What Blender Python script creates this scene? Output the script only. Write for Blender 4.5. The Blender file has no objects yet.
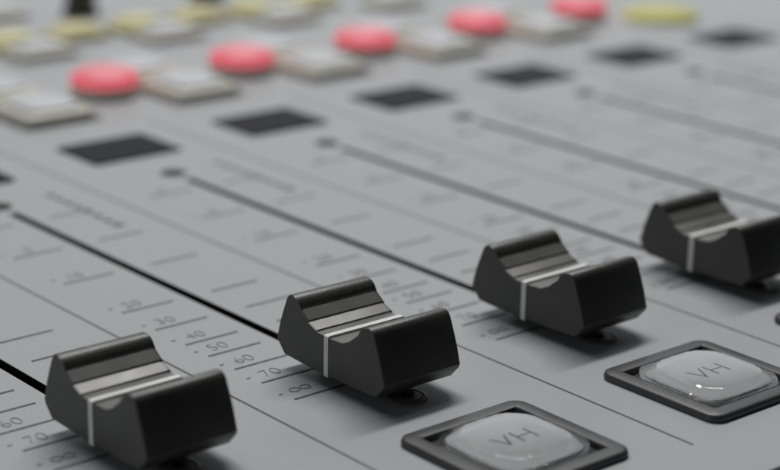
import bpy, bmesh, math, random
from mathutils import Matrix, Vector
random.seed(7)
S = 0.04                       # one channel is 40 mm wide; all shapes below are in channel widths
scene = bpy.context.scene
COL = scene.collection

# ------------------------------------------------------------------ materials
def mat(name, color, rough=0.5, metal=0.0, spec=0.5, bump=0.0, bscale=600.0, mottle=0.0, mscale=40.0, coat=0.0, emit=None, estr=0.0, rvar=0.0, dust=None):
    m = bpy.data.materials.new(name); m.use_nodes = True
    nt = m.node_tree; b = nt.nodes['Principled BSDF']
    b.inputs['Base Color'].default_value = (*color, 1)
    b.inputs['Roughness'].default_value = rough
    b.inputs['Metallic'].default_value = metal
    b.inputs['Specular IOR Level'].default_value = spec
    b.inputs['Coat Weight'].default_value = coat
    if emit:
        b.inputs['Emission Color'].default_value = (*emit, 1); b.inputs['Emission Strength'].default_value = estr
    tc = nt.nodes.new('ShaderNodeTexCoord')
    if mottle or rvar:
        n = nt.nodes.new('ShaderNodeTexNoise'); n.inputs['Scale'].default_value = mscale; n.inputs['Detail'].default_value = 6
        nt.links.new(tc.outputs['Object'], n.inputs['Vector'])
        if mottle:
            r = nt.nodes.new('ShaderNodeMapRange'); r.inputs[1].default_value = .25; r.inputs[2].default_value = .75
            r.inputs[3].default_value = 1 - mottle; r.inputs[4].default_value = 1 + mottle
            nt.links.new(n.outputs['Fac'], r.inputs[0])
            mx = nt.nodes.new('ShaderNodeVectorMath'); mx.operation = 'SCALE'; mx.inputs[0].default_value = color
            nt.links.new(r.outputs[0], mx.inputs['Scale']); nt.links.new(mx.outputs[0], b.inputs['Base Color'])
        if rvar:
            r2 = nt.nodes.new('ShaderNodeMapRange'); r2.inputs[1].default_value = .25; r2.inputs[2].default_value = .75
            r2.inputs[3].default_value = rough - rvar; r2.inputs[4].default_value = rough + rvar
            nt.links.new(n.outputs['Fac'], r2.inputs[0]); nt.links.new(r2.outputs[0], b.inputs['Roughness'])
    if dust:                                                  # sparse specks of lint: (cell scale, speck radius, colour)
        v = nt.nodes.new('ShaderNodeTexVoronoi'); v.inputs['Scale'].default_value = dust[0]
        nt.links.new(tc.outputs['Object'], v.inputs['Vector'])
        sep = nt.nodes.new('ShaderNodeSeparateColor'); nt.links.new(v.outputs['Color'], sep.inputs[0])
        rad = nt.nodes.new('ShaderNodeMapRange'); rad.inputs[1].default_value = .72; rad.inputs[2].default_value = 1.0
        rad.inputs[3].default_value = 0.0; rad.inputs[4].default_value = dust[1]
        nt.links.new(sep.outputs[0], rad.inputs[0])
        lt = nt.nodes.new('ShaderNodeMath'); lt.operation = 'LESS_THAN'
        nt.links.new(v.outputs['Distance'], lt.inputs[0]); nt.links.new(rad.outputs[0], lt.inputs[1])
        mixc = nt.nodes.new('ShaderNodeMix'); mixc.data_type = 'RGBA'
        nt.links.new(lt.outputs[0], mixc.inputs[0])
        if b.inputs['Base Color'].is_linked: nt.links.new(b.inputs['Base Color'].links[0].from_socket, mixc.inputs[6])
        else: mixc.inputs[6].default_value = (*color, 1)
        mixc.inputs[7].default_value = (*dust[2], 1)
        nt.links.new(mixc.outputs[2], b.inputs['Base Color'])
    if bump:
        n = nt.nodes.new('ShaderNodeTexNoise'); n.inputs['Scale'].default_value = bscale; n.inputs['Detail'].default_value = 3
        nt.links.new(tc.outputs['Object'], n.inputs['Vector'])
        bp = nt.nodes.new('ShaderNodeBump'); bp.inputs['Strength'].default_value = bump; bp.inputs['Distance'].default_value = 0.00008
        nt.links.new(n.outputs['Fac'], bp.inputs['Height']); nt.links.new(bp.outputs[0], b.inputs['Normal'])
    return m

def glass_mat(name):
    m = bpy.data.materials.new(name); m.use_nodes = True; b = m.node_tree.nodes['Principled BSDF']
    b.inputs['Base Color'].default_value = (.97, .98, .985, 1); b.inputs['Roughness'].default_value = .11
    b.inputs['IOR'].default_value = 1.47; b.inputs['Transmission Weight'].default_value = 1.0
    return m

M = {
 'panel':  mat('panel_paint', (.474, .496, .516), .48, spec=.16, bump=.5, bscale=3200, mottle=.045, mscale=2200, rvar=.06, dust=(260, .06, (.30, .31, .32))),
 'print':  mat('print_ink', (.105, .11, .12), .6),
 'number': mat('numeral_ink', (.20, .205, .215), .6),
 'dark':   mat('slot_interior', (.004, .005, .007), .7),
 'rail':   mat('front_rail_paint', (.30, .33, .37), .5, bump=.2, bscale=2000),
 'knob':   mat('black_plastic', (.048, .049, .043), .40, spec=.65, bump=.5, bscale=2400, mottle=.12, mscale=180, rvar=.06, dust=(520, .085, (.26, .26, .25))),
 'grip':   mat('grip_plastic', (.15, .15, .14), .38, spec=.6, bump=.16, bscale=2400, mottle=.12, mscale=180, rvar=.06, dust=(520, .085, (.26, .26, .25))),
 'white':  mat('white_inlay', (.88, .89, .87), .5, mottle=.05, mscale=300),
 'bezel':  mat('dark_grey_plastic', (.060, .064, .071), .42, spec=.5, bump=.4, bscale=2600, mottle=.1, mscale=200, rvar=.05),
 'insert': mat('milky_insert', (.88, .90, .92), .5, mottle=.04, mscale=150),
 'lens':   glass_mat('clear_lens'),
 'letter': mat('button_lettering', (.08, .083, .088), .6),
 'screw':  mat('screw_steel', (.24, .23, .20), .42, metal=.0, mottle=.2, mscale=400),
 'hole':   mat('screw_recess', (.008, .008, .008), .8),
 'display':mat('display_glass', (.010, .013, .020), .5, spec=.06),
 'beige':  mat('beige_plastic', (.70, .68, .59), .45, bump=.2, bscale=1500, mottle=.05, mscale=80),
 'pale':   mat('pale_key_top', (.68, .71, .75), .35, mottle=.05, mscale=80),
 'red':    mat('lit_red_lens', (.45, .11, .14), .35, emit=(1, .15, .20), estr=.54),
 'rediris':mat('lit_red_top', (.50, .17, .20), .35, emit=(1, .18, .23), estr=.36),
 'yellow': mat('yellow_plastic', (.82, .77, .44), .5, spec=.25, mottle=.06, mscale=80),
 'olive':  mat('olive_yellow_plastic', (.66, .64, .22), .5, spec=.25, mottle=.06, mscale=80),
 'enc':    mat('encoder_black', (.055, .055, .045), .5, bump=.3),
}

# ------------------------------------------------------------------ mesh helpers
def finish(name, bm, m, parent=None, smooth=None, mats=None):
    bmesh.ops.recalc_face_normals(bm, faces=bm.faces[:])
    for v in bm.verts: v.co *= S
    me = bpy.data.meshes.new(name); bm.to_mesh(me); bm.free()
    for x in (mats or [m]): me.materials.append(x)
    o = bpy.data.objects.new(name, me); COL.objects.link(o)
    if smooth is not None:
        for p in me.polygons: p.use_smooth = True
        me.set_sharp_from_angle(angle=math.radians(smooth))
    if parent: o.parent = parent
    return o

def loft(bm, loops, cap0=True, cap1=True):
    rings = [[bm.verts.new(p) for p in lp] for lp in loops]
    n = len(rings[0])
    for a, b in zip(rings, rings[1:]):
        for i in range(n):
            j = (i + 1) % n
            bm.faces.new((a[i], a[j], b[j], b[i]))
    if cap0: bm.faces.new(rings[0][::-1])
    if cap1: bm.faces.new(rings[-1])
    return rings

def rrect(cx, cy, hx, hy, r, z, n=7):
    pts = []
    for sx, sy, a0 in ((1, 1, 0), (-1, 1, 90), (-1, -1, 180), (1, -1, 270)):
        for i in range(n):
            a = math.radians(a0 + 90 * i / (n - 1))
            pts.append((cx + sx * (hx - r) + r * math.cos(a), cy + sy * (hy - r) + r * math.sin(a), z))
    return pts

def circ(cx, cy, r, z, n=40):
    return [(cx + r * math.cos(2 * math.pi * i / n), cy + r * math.sin(2 * math.pi * i / n), z) for i in range(n)]

def box(bm, x0, x1, y0, y1, z0, z1):
    v = [bm.verts.new(p) for p in ((x0,y0,z0),(x1,y0,z0),(x1,y1,z0),(x0,y1,z0),(x0,y0,z1),(x1,y0,z1),(x1,y1,z1),(x0,y1,z1))]
    for f in ((3,2,1,0),(4,5,6,7),(0,1,5,4),(1,2,6,5),(2,3,7,6),(3,0,4,7)): bm.faces.new([v[i] for i in f])

def empty(name, x, y, z, label=None, cat=None, group=None):
    o = bpy.data.objects.new(name, None); COL.objects.link(o)
    o.empty_display_size = 0.005
    o.location = (x * S, y * S, z * S)
    tag(o, label, cat, group); return o

def tag(o, label=None, cat=None, group=None):
    if label: o['label'] = label
    if cat: o['category'] = cat
    if group: o['group'] = group

def copy_tree(o, parent=None):
    c = o.copy(); COL.objects.link(c)
    if parent: c.parent = parent
    for ch in list(o.children): copy_tree(ch, c)
    return c

def text_into(bm, body, size, x, y, z, thin=0.0, thick=0.002, align='LEFT', sx=1.0):
    cu = bpy.data.curves.new('lettering', 'FONT'); cu.body = body; cu.size = size
    cu.align_x = align; cu.offset = thin; cu.extrude = thick / 2; cu.resolution_u = 6
    o = bpy.data.objects.new('lettering_source', cu); COL.objects.link(o)
    dg = bpy.context.evaluated_depsgraph_get()
    me = bpy.data.meshes.new_from_object(o.evaluated_get(dg))
    me.transform(Matrix.Translation((x, y, z)) @ Matrix.Diagonal((sx, 1, 1, 1)))
    bm.from_mesh(me)
    bpy.data.objects.remove(o); bpy.data.meshes.remove(me); bpy.data.curves.remove(cu)

# ------------------------------------------------------------------ the console (panel, slots, printing, displays, screws)
console = empty('mixing_console', 0, -3, 0, 'light grey mixing console panel with long black fader slots and printed decibel scales', 'mixing console')
console.location = (0, 0, 0)
X0, X1, Y0, Y1 = -5.0, 11.0, -4.235, 8.0
SLOT_Y = (-2.90, -0.13); SW = 0.024
CH = list(range(-2, 8))
bm = bmesh.new()
xs = [X0]
for k in CH: xs += [k - SW, k + SW]
xs.append(X1)
ys = [Y0, SLOT_Y[0], SLOT_Y[1], Y1]
grid = [[bm.verts.new((x, y, 0)) for y in ys] for x in xs]
for i in range(len(xs) - 1):
    for j in range(3):
        if j == 1 and i % 2 == 1: continue
        bm.faces.new((grid[i][j], grid[i+1][j], grid[i+1][j+1], grid[i][j+1]))
geo = bmesh.ops.extrude_face_region(bm, geom=bm.faces[:])
for v in [g for g in geo['geom'] if isinstance(g, bmesh.types.BMVert)]: v.co.z -= .05
# a softly broken front edge
ed = [e for e in bm.edges if all(abs(v.co.y - Y0) < 1e-6 and abs(v.co.z) < 1e-6 for v in e.verts)]
bmesh.ops.bevel(bm, geom=ed, offset=.02, segments=3, affect='EDGES')
for fc in bm.faces:
    c = fc.calc_center_median()
    if abs(c.z + .025) < .01 and Y0 + .1 < c.y < Y1 - .1 and X0 + .1 < c.x < X1 - .1: fc.material_index = 1
finish('faceplate', bm, M['panel'], console, None, [M['panel'], M['dark']])
bm = bmesh.new(); box(bm, X0 + .05, X1 - .05, Y0 + .1, Y1 - .05, -1.2, -.30)
finish('chassis', bm, M['dark'], console)
bm = bmesh.new(); loft(bm, [[(x, y, z) for y, z in ((Y0 - .02, -.06), (Y0 - .02, -1.2), (Y0 - 1.1, -1.2), (Y0 - 1.25, -1.05), (Y0 - 1.25, -.30), (Y0 - 1.1, -.16))] for x in (X0, X1)])
finish('front_rail', bm, M['rail'], console, 40)

TICKS = (-.30, -.738, -1.167, -1.62, -1.866, -2.076, -2.230, -2.401, -2.572, -2.772)
NUMS = ('0', '5', '10', '20', '30', '40', '50', '60', '70', '\u221e')
bm = bmesh.new()
for y in TICKS:
    box(bm, -.338, -.092, y - .0048, y + .0048, .0008, .0022)
    box(bm, .104, .338, y - .0048, y + .0048, .0008, .0022)
marks = finish('scale_ticks', bm, M['print'], console)
bm = bmesh.new()
for y, n in zip(TICKS, NUMS):
    text_into(bm, n, .092 if n != '\u221e' else .118, -.203, y + .038, .0014, -.0028, .0014, 'RIGHT')
    if n != '0': box(bm, -.359, -.341, y + .064, y + .070, .0008, .0022)
nums = finish('scale_numerals', bm, M['number'], marks)
bm = bmesh.new()
for i in range(8):
    y = .02 - i * .087
    w = .019 if i < 7 else .026
    box(bm, .297 - w, .297 + w, y - .021, y + .021, .0008, .003)
dots = finish('meter_dots', bm, M['print'], console)
bm = bmesh.new(); box(bm, -.0042, .0042, -3.935, 1.0, .0006, .0018)
div = finish('divider_line', bm, M['print'], console); div.location.x = .5 * S
bm = bmesh.new()
loft(bm, [rrect(.025, .55, .268, .205, .02, z, 4) for z in (.0005, .010)] + [rrect(.025, .55, .255, .192, .015, .012, 4)])
disp = finish('display_window', bm, M['display'], console)
# countersunk screw at each slot end
def make_screw():
    b = bmesh.new()
    loft(b, [circ(0, 0, r, z) for r, z in ((.074, .0006), (.074, .004), (.069, .0065), (.064, .0065), (.060, .003), (.056, .003), (.053, .0075), (.024, .0085))], True, True)
    s = finish('screw', b, M['screw'], console, 35)
    b = bmesh.new(); loft(b, [circ(0, 0, .0235, z, 6) for z in ((.0088), .0096)])
    finish('socket', b, M['hole'], s)
    return s
screw = make_screw()
bm = bmesh.new(); loft(bm, [circ(0, 0, r, z) for r, z in ((.066, .0006), (.066, .0022), (.060, .0028))])
hole = finish('mounting_hole', bm, M['hole'], console)
def place(o, x, y): o.location = (x * S, y * S, 0); return o
first = True
for k in range(-1, 7):
    if k == -1: cp = marks
    else: cp = copy_tree(marks, console)
    cp.location.x = k * S
    (dots if k == -1 else copy_tree(dots, console)).location.x = k * S if k != -1 else -S
    if k > -1: d = copy_tree(div, console); d.location.x = (k + .5) * S
    if k == 0: disp.location.x = 0
    elif k > 0: d = copy_tree(disp, console); d.location.x = k * S
    s = screw if k == -1 else copy_tree(screw, console)
    place(s, k, -3.005)
    place(hole if k == -1 else copy_tree(hole, console), k, 0.0)
div.location.x = -.5 * S

# ------------------------------------------------------------------ fader knobs
def knob_profile():
    half = [(.012, .1985), (.0775, .2020), (.0788, .2080), (.1265, .2255), (.1280, .2320), (.1720, .2620), (.1740, .2690)]
    arc = [(.186, .287), (.200, .298), (.217, .3035), (.234, .303), (.248, .296), (.258, .284)]
    side = [(.280, .232), (.300, .180), (.319, .114), (.314, .100), (.274, .056)]
    near = [(.012, .1985), (.0775, .2025), (.0788, .2045), (.1265, .2262), (.128, .2290), (.172, .2635), (.174, .2670)]
    top = [(-d, z) for d, z in (near + arc)[::-1]] + half + arc          # front hump, over the hollow, back hump
    bottom = [(d, .056 - .008 * (1 - (d / .27) ** 2)) for d, z in top]
    return top, side, bottom[::-1], [(-d, z) for d, z in side][::-1]

def make_knob():
    k = empty('fader_knob', 0, -2.772, 0, '', 'fader knob')
    A, B, Cc, D = knob_profile(); P = A + B + Cc + D; n = len(P); na, nb = len(A), len(B)
    bm = bmesh.new(); W = .181
    loops = []
    cz = .15
    for x, ins in ((-W, .006), (-W + .0025, .002), (-W + .007, 0), (W - .007, 0), (W - .0025, .002), (W, .006)):
        # slightly rolled rims at both ends
        lp = []
        for d, z in P:
            l = math.hypot(d, z - cz)
            f = 1 - ins / max(l, .03)
            lp.append((x, d * f, cz + (z - cz) * f))
        loops.append(lp)
    loft(bm, loops, False, False)
    bm.verts.ensure_lookup_table()
    for base in (0, 5 * n):
        V = lambda i: bm.verts[base + i]
        for i in range(na - 1):                              # upright strips between hollow top and flat bottom
            bm.faces.new((V(i), V(i + 1), V(na + nb + na - 2 - i), V(na + nb + na - 1 - i)))
        bm.faces.new([V(na - 1 + j) for j in range(nb + 2)])           # the two convex tips
        bm.faces.new([V(2 * na + nb - 1 + j) for j in range(nb + 1)] + [V(0)])
    bm.normal_update()
    for fc in bm.faces:                                       # the ribbed hollow takes a lighter grey than the rest of the cap
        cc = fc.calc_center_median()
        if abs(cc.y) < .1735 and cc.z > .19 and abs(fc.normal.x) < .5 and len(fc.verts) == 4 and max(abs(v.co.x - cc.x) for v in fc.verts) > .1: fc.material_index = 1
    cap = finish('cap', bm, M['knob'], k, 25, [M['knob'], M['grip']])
    for p in cap.data.polygons:
        if abs(p.normal.x) > .95: p.use_smooth = False
    # white pointer: an inlay over the top and down both sides
    bm = bmesh.new(); t = .0017; a, b_ = .003, .028
    path = [(-W - t, .046), (-W - t, .2035), (-W + .006, .2065), (W - .006, .2065), (W + t, .2035), (W + t, .046)]
    inner = [(-W + .004, .046), (-W + .004, .19), (-W + .01, .195), (W - .01, .195), (W - .004, .19), (W - .004, .046)]
    loft(bm, [[(x, y, z) for x, z in path + inner[::-1]] for y in (a, b_)], True, True)
    finish('pointer_line', bm, M['white'], k)
    bm = bmesh.new()
    loft(bm, [rrect(0, .0, .085, .20, .03, z, 4) for z in (.014, .05)])
    loft(bm, [rrect(0, 0, .018, .10, .008, z, 4) for z in (-.20, .0138)])
    finish('stem', bm, M['knob'], k)
    return k
KL = {-1: 'black fader knob with white line, nearest to the camera and cut by the bottom edge',
      0: 'sharp black fader knob with white line, second from the left in the row',
      1: 'slightly blurred black fader knob in the middle of the row, behind the farther VH button\'s left side',
      2: 'blurred black fader knob at the right edge, its right side cut off by the frame',
      3: 'sliver of a black fader knob barely showing at the far right edge'}
KL[1] = 'slightly blurred black fader knob, third from the left in the row'
kn = make_knob()
for k in range(-1, 4):
    o = kn if k == -1 else copy_tree(kn)
    o.location = (k * S, (-2.772 + (0, 0, .002, .0, .004)[k + 1]) * S, 0)
    o.rotation_euler.z = math.radians((.5, -.3, .4, -.6, .2)[k + 1])
    tag(o, KL[k], 'fader knob', 'black fader knobs in a row across the console')

# ------------------------------------------------------------------ square push buttons with clear lenses
def lens_bm(half, rc, z0, ztop, N=144, K=26):
    """clear button top: a low round cap clipped by the square opening; flat pillow-shaped face, bevelled flanks and corners"""
    b = bmesh.new(); loops = []
    ang = [2 * math.pi * (i + .5) / N for i in range(N)]
    def R(a): return min(rc, half / max(abs(math.cos(a)), abs(math.sin(a))))
    def height(x, y):
        m, o, r = max(abs(x), abs(y)), min(abs(x), abs(y)), math.hypot(x, y)
        side = ztop - 1.1 * (m - (.172 - 1.1 * o * o))
        corner = ztop - .55 * (r - .190)
        return max(z0, min(ztop + .0015 * (1 - (r / .2) ** 2), side, corner))
    loops.append([(R(a) * math.cos(a), R(a) * math.sin(a), 0.006) for a in ang])
    for j in range(K):
        t = 1 - (j / K) * .97 if j < K - 1 else .03
        if j > 0: t = 1 - ((j / (K - 1)) ** 1.35) * .97
        loops.append([(R(a) * t * math.cos(a), R(a) * t * math.sin(a), height(R(a) * t * math.cos(a), R(a) * t * math.sin(a))) for a in ang])
    loft(b, loops, True, True)
    return b

def make_vh():
    t = empty('push_button', 0, -3.587, 0, '', 'button')
    h, hi = .289, .223
    bm = bmesh.new()
    L = [rrect(0, 0, h, h, .055, .0004), rrect(0, 0, h + .002, h + .002, .055, .012), rrect(0, 0, h, h, .055, .020),
         rrect(0, 0, h - .003, h - .003, .052, .0255), rrect(0, 0, h - .010, h - .010, .047, .0285),
         rrect(0, 0, hi + .012, hi + .012, .018, .030), rrect(0, 0, hi + .003, hi + .003, .012, .028), rrect(0, 0, hi, hi, .010, .022), rrect(0, 0, hi, hi, .010, .003)]
    loft(bm, L, True, True)
    finish('bezel', bm, M['bezel'], t, 50)
    bm = bmesh.new(); loft(bm, [rrect(0, 0, hi - .004, hi - .004, .01, z) for z in (.0034, .0048)])
    finish('well', bm, M['dark'], t)
    ins = bmesh.new(); loft(ins, [rrect(0, 0, s, s, .075, z) for s, z in ((.186, .0065), (.186, .020), (.180, .025))])
    finish('insert', ins, M['insert'], t, 40)
    b = bmesh.new()
    text_into(b, 'VH', .125, 0, -.045, .0252, -.002, .0012, 'CENTER', 1.1)
    finish('lettering', b, M['letter'], t)
    finish('lens', lens_bm(hi - .003, .256, .028, .058), M['lens'], t, 13)
    return t
vh = make_vh()
VL = {-1: 'top corner of a dark framed button peeking in at the bottom edge',
      0: 'clear square VH button in dark grey frame, nearer one, cut by the bottom edge',
      1: 'clear square VH button in dark grey frame, farther one near the right edge',
      2: 'rounded corner of a dark button frame at the right edge beside the blurred knob'}
for k in range(-1, 3):
    o = vh if k == -1 else copy_tree(vh)
    o.location = ((k - .02) * S, -3.587 * S, 0)
    tag(o, VL[k], 'button', 'framed square push buttons in front of the faders')

# ------------------------------------------------------------------ blurred keys at the back of the panel
def make_key(name, cat, body, top, hx, hy, hz, lensz):
    t = empty(name, 0, 0, 0, '', cat)
    bm = bmesh.new()
    loft(bm, [rrect(0, 0, hx, hy, .04, .0004), rrect(0, 0, hx - .012, hy - .012, .04, hz * .7), rrect(0, 0, hx - .04, hy - .04, .035, hz)])
    finish('base', bm, M[body], t, 35)
    bm = bmesh.new(); loft(bm, [rrect(0, 0, hx + .03, hy + .03, .05, z) for z in (.0002, .003)]); finish('under_shade', bm, M['enc'], t)  # dark plate standing in for the shade under the key
    bm = bmesh.new()
    a = hx * .72; b = hy * .72
    loft(bm, [rrect(0, 0, a, b, .05, hz + .0006), rrect(0, 0, a, b, .05, hz + lensz * .6), rrect(0, 0, a - .02, b - .02, .05, hz + lensz)])
    finish('key_top', bm, M[top], t, 35)
    return t
def make_round(name, cat, body, top, r, h, z0=0.0):
    t = empty(name, 0, 0, 0, '', cat)
    if z0:
        bm = bmesh.new(); loft(bm, [circ(0, 0, r * a, z) for a, z in ((1.0, .0005), (1.0, z0 - .012), (.93, z0 - .001))]); finish('collar', bm, M['beige'], t, 40)
    bm = bmesh.new(); loft(bm, [circ(0, 0, r * a, z) for a, z in ((.97 if z0 else 1, z0 + .0005), (1, z0 + (h - z0) * .5), (.96, z0 + (h - z0) * .8), (.86, h))]); finish('base', bm, M[body], t, 60)
    bm = bmesh.new(); loft(bm, [circ(0, 0, r * a, z) for a, z in ((.82, h + .0006), (.76, h + .012), (.5, h + .02))]); finish('key_top', bm, M[top], t, 40)
    return t

ORD = ['first', 'second', 'third', 'fourth', 'fifth', 'sixth', 'seventh', 'eighth']
def row(proto, spots, labels, cat, group):
    for i, (x, y) in enumerate(spots):
        o = proto if i == 0 else copy_tree(proto)
        o.location = (x * S, y * S, 0); tag(o, labels[i], cat, group)

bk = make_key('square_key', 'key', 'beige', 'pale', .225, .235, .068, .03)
row(bk, [(k + .075, 1.43) for k in range(1, 6)],
    [f'blurred beige key with pale top behind the displays, {ORD[i]} from the left' for i in range(5)], 'key', 'beige keys behind the displays')
bk2 = copy_tree(bk)
row(bk2, [(k + .065, 1.99) for k in range(1, 6)],
    [f'blurred beige key in the second row behind the displays, {ORD[i]} from the left' for i in range(5)], 'key', 'beige keys in the second row behind the displays')
rd = make_round('lit_button', 'lit button', 'red', 'rediris', .205, .138, .07)
row(rd, [(k - .355, 1.68) for k in range(2, 7)],
    [f'blurred glowing red button, {ORD[i]} from the left in the red row' for i in range(5)], 'lit button', 'glowing red buttons')
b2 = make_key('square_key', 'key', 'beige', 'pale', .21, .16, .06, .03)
row(b2, [(k - .13, 2.84) for k in range(2, 6)],
    [f'blurred pale key between the red and yellow rows, {ORD[i]} from the left' for i in range(4)], 'key', 'pale keys behind the red buttons')
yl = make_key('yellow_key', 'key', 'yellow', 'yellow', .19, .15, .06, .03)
row(yl, [(1.36 + .5 * i, 3.19) for i in range(7)],
    [f'blurred yellow topped key, {ORD[i]} from the left in the back row' for i in range(7)], 'key', 'yellow keys in the back row')
def make_encoder():
    t = empty('rotary_knob', 0, 0, 0, '', 'rotary knob')
    bm = bmesh.new(); n = 36
    def knurl(r, z): return [((r + (.004 if i % 2 else 0)) * math.cos(2 * math.pi * i / n), (r + (.004 if i % 2 else 0)) * math.sin(2 * math.pi * i / n), z) for i in range(n)]
    loft(bm, [knurl(.125, .001), knurl(.125, .05), knurl(.105, .06), knurl(.098, .30), circ(0, 0, .085, .32, n)])
    finish('grip', bm, M['enc'], t, 30)
    bm = bmesh.new(); box(bm, -.008, .008, .0, .08, .3205, .324); finish('pointer_line', bm, M['white'], t)
    return t
en = make_encoder()
row(en, [(2.80, 3.85), (3.86, 3.80)], ['blurred black rotary knob at the top edge, left one', 'blurred black rotary knob at the top edge, right one barely in view'], 'rotary knob', 'black rotary knobs')
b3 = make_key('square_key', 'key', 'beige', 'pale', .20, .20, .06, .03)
row(b3, [(2.25, 4.15)], ['blurred pale key in the top left corner beside the black rotary knob'], 'key', None)
ob = make_round('round_button', 'button', 'olive', 'olive', .285, .045)
row(ob, [(6.17, 1.36)], ['flat olive yellow round button alone at the top right behind the last displays'], 'button', None)

# ------------------------------------------------------------------ camera
f, cx, cy, cz, yaw, pit, rol = 1909.95023, -4.23948643, -7.87020784, 2.65936345, .705345284, .306426244, .0176856671
fw = Vector((math.sin(yaw) * math.cos(pit), math.cos(yaw) * math.cos(pit), -math.sin(pit)))
r = Vector((math.cos(yaw), -math.sin(yaw), 0)); u = r.cross(fw)
r2 = math.cos(rol) * r + math.sin(rol) * u; u2 = -math.sin(rol) * r + math.cos(rol) * u
cam = bpy.data.cameras.new('camera'); co = bpy.data.objects.new('camera', cam); COL.objects.link(co)
mw = Matrix.Identity(4)
for i in range(3): mw[i][0], mw[i][1], mw[i][2] = r2[i], u2[i], -fw[i]
mw.translation = Vector((cx, cy, cz)) * S
co.matrix_world = mw
cam.sensor_fit = 'HORIZONTAL'; cam.sensor_width = 36; cam.lens = 36 * f / 780
cam.clip_start = .01; cam.clip_end = 50
cam.dof.use_dof = True; cam.dof.focus_distance = 7.0 * S; cam.dof.aperture_fstop = 15
cam.dof.aperture_blades = 0
scene.camera = co

# ------------------------------------------------------------------ light
w = bpy.data.worlds.new('World'); scene.world = w; w.use_nodes = True
bg = w.node_tree.nodes['Background']; bg.inputs[0].default_value = (.86, .92, 1.0, 1); bg.inputs[1].default_value = .022
def area(name, loc, target, sx, sy, power, color):
    l = bpy.data.lights.new(name, 'AREA'); l.shape = 'RECTANGLE'; l.size = sx * S; l.size_y = sy * S; l.energy = power; l.color = color
    o = bpy.data.objects.new(name, l); COL.objects.link(o); o.location = Vector(loc) * S
    d = (Vector(target) - Vector(loc)).normalized()
    # keep the long side level and along the console
    zax = -d; xax = Vector((1, 0, 0)); xax = (xax - zax * xax.dot(zax)).normalized(); yax = zax.cross(xax)
    m_ = Matrix.Identity(4)
    for i in range(3): m_[i][0], m_[i][1], m_[i][2] = xax[i], yax[i], zax[i]
    m_.translation = Vector(loc) * S; o.matrix_world = m_
    return o
area('ceiling_tube', (11, 12.5, 30), (0, -3, 0), 26, 2.6, 11.2, (1.0, .985, .96))
area('back_sheen_fill', (24, 30, 12), (1, -2, 0), 40, 14, 2.8, (.93, .97, 1.0))  # unseen soft light added low behind the console, for sheen on the knobs
area('ceiling_bounce', (6, 20, 38), (1, -2, 0), 46, 26, 6.6, (1, .99, .97))
area('side_fill', (-26, 2, 9), (0, -2.5, 0), 14, 9, .75, (.98, .99, 1.0))

scene.render.engine = 'CYCLES'
scene.cycles.use_denoising = True
scene.cycles.sample_clamp_indirect = 3; scene.cycles.max_bounces = 12; scene.cycles.transmission_bounces = 12; scene.cycles.transparent_max_bounces = 12
scene.view_settings.view_transform = 'Standard'; scene.view_settings.look = 'None'
scene.view_settings.exposure = 0; scene.view_settings.gamma = 1
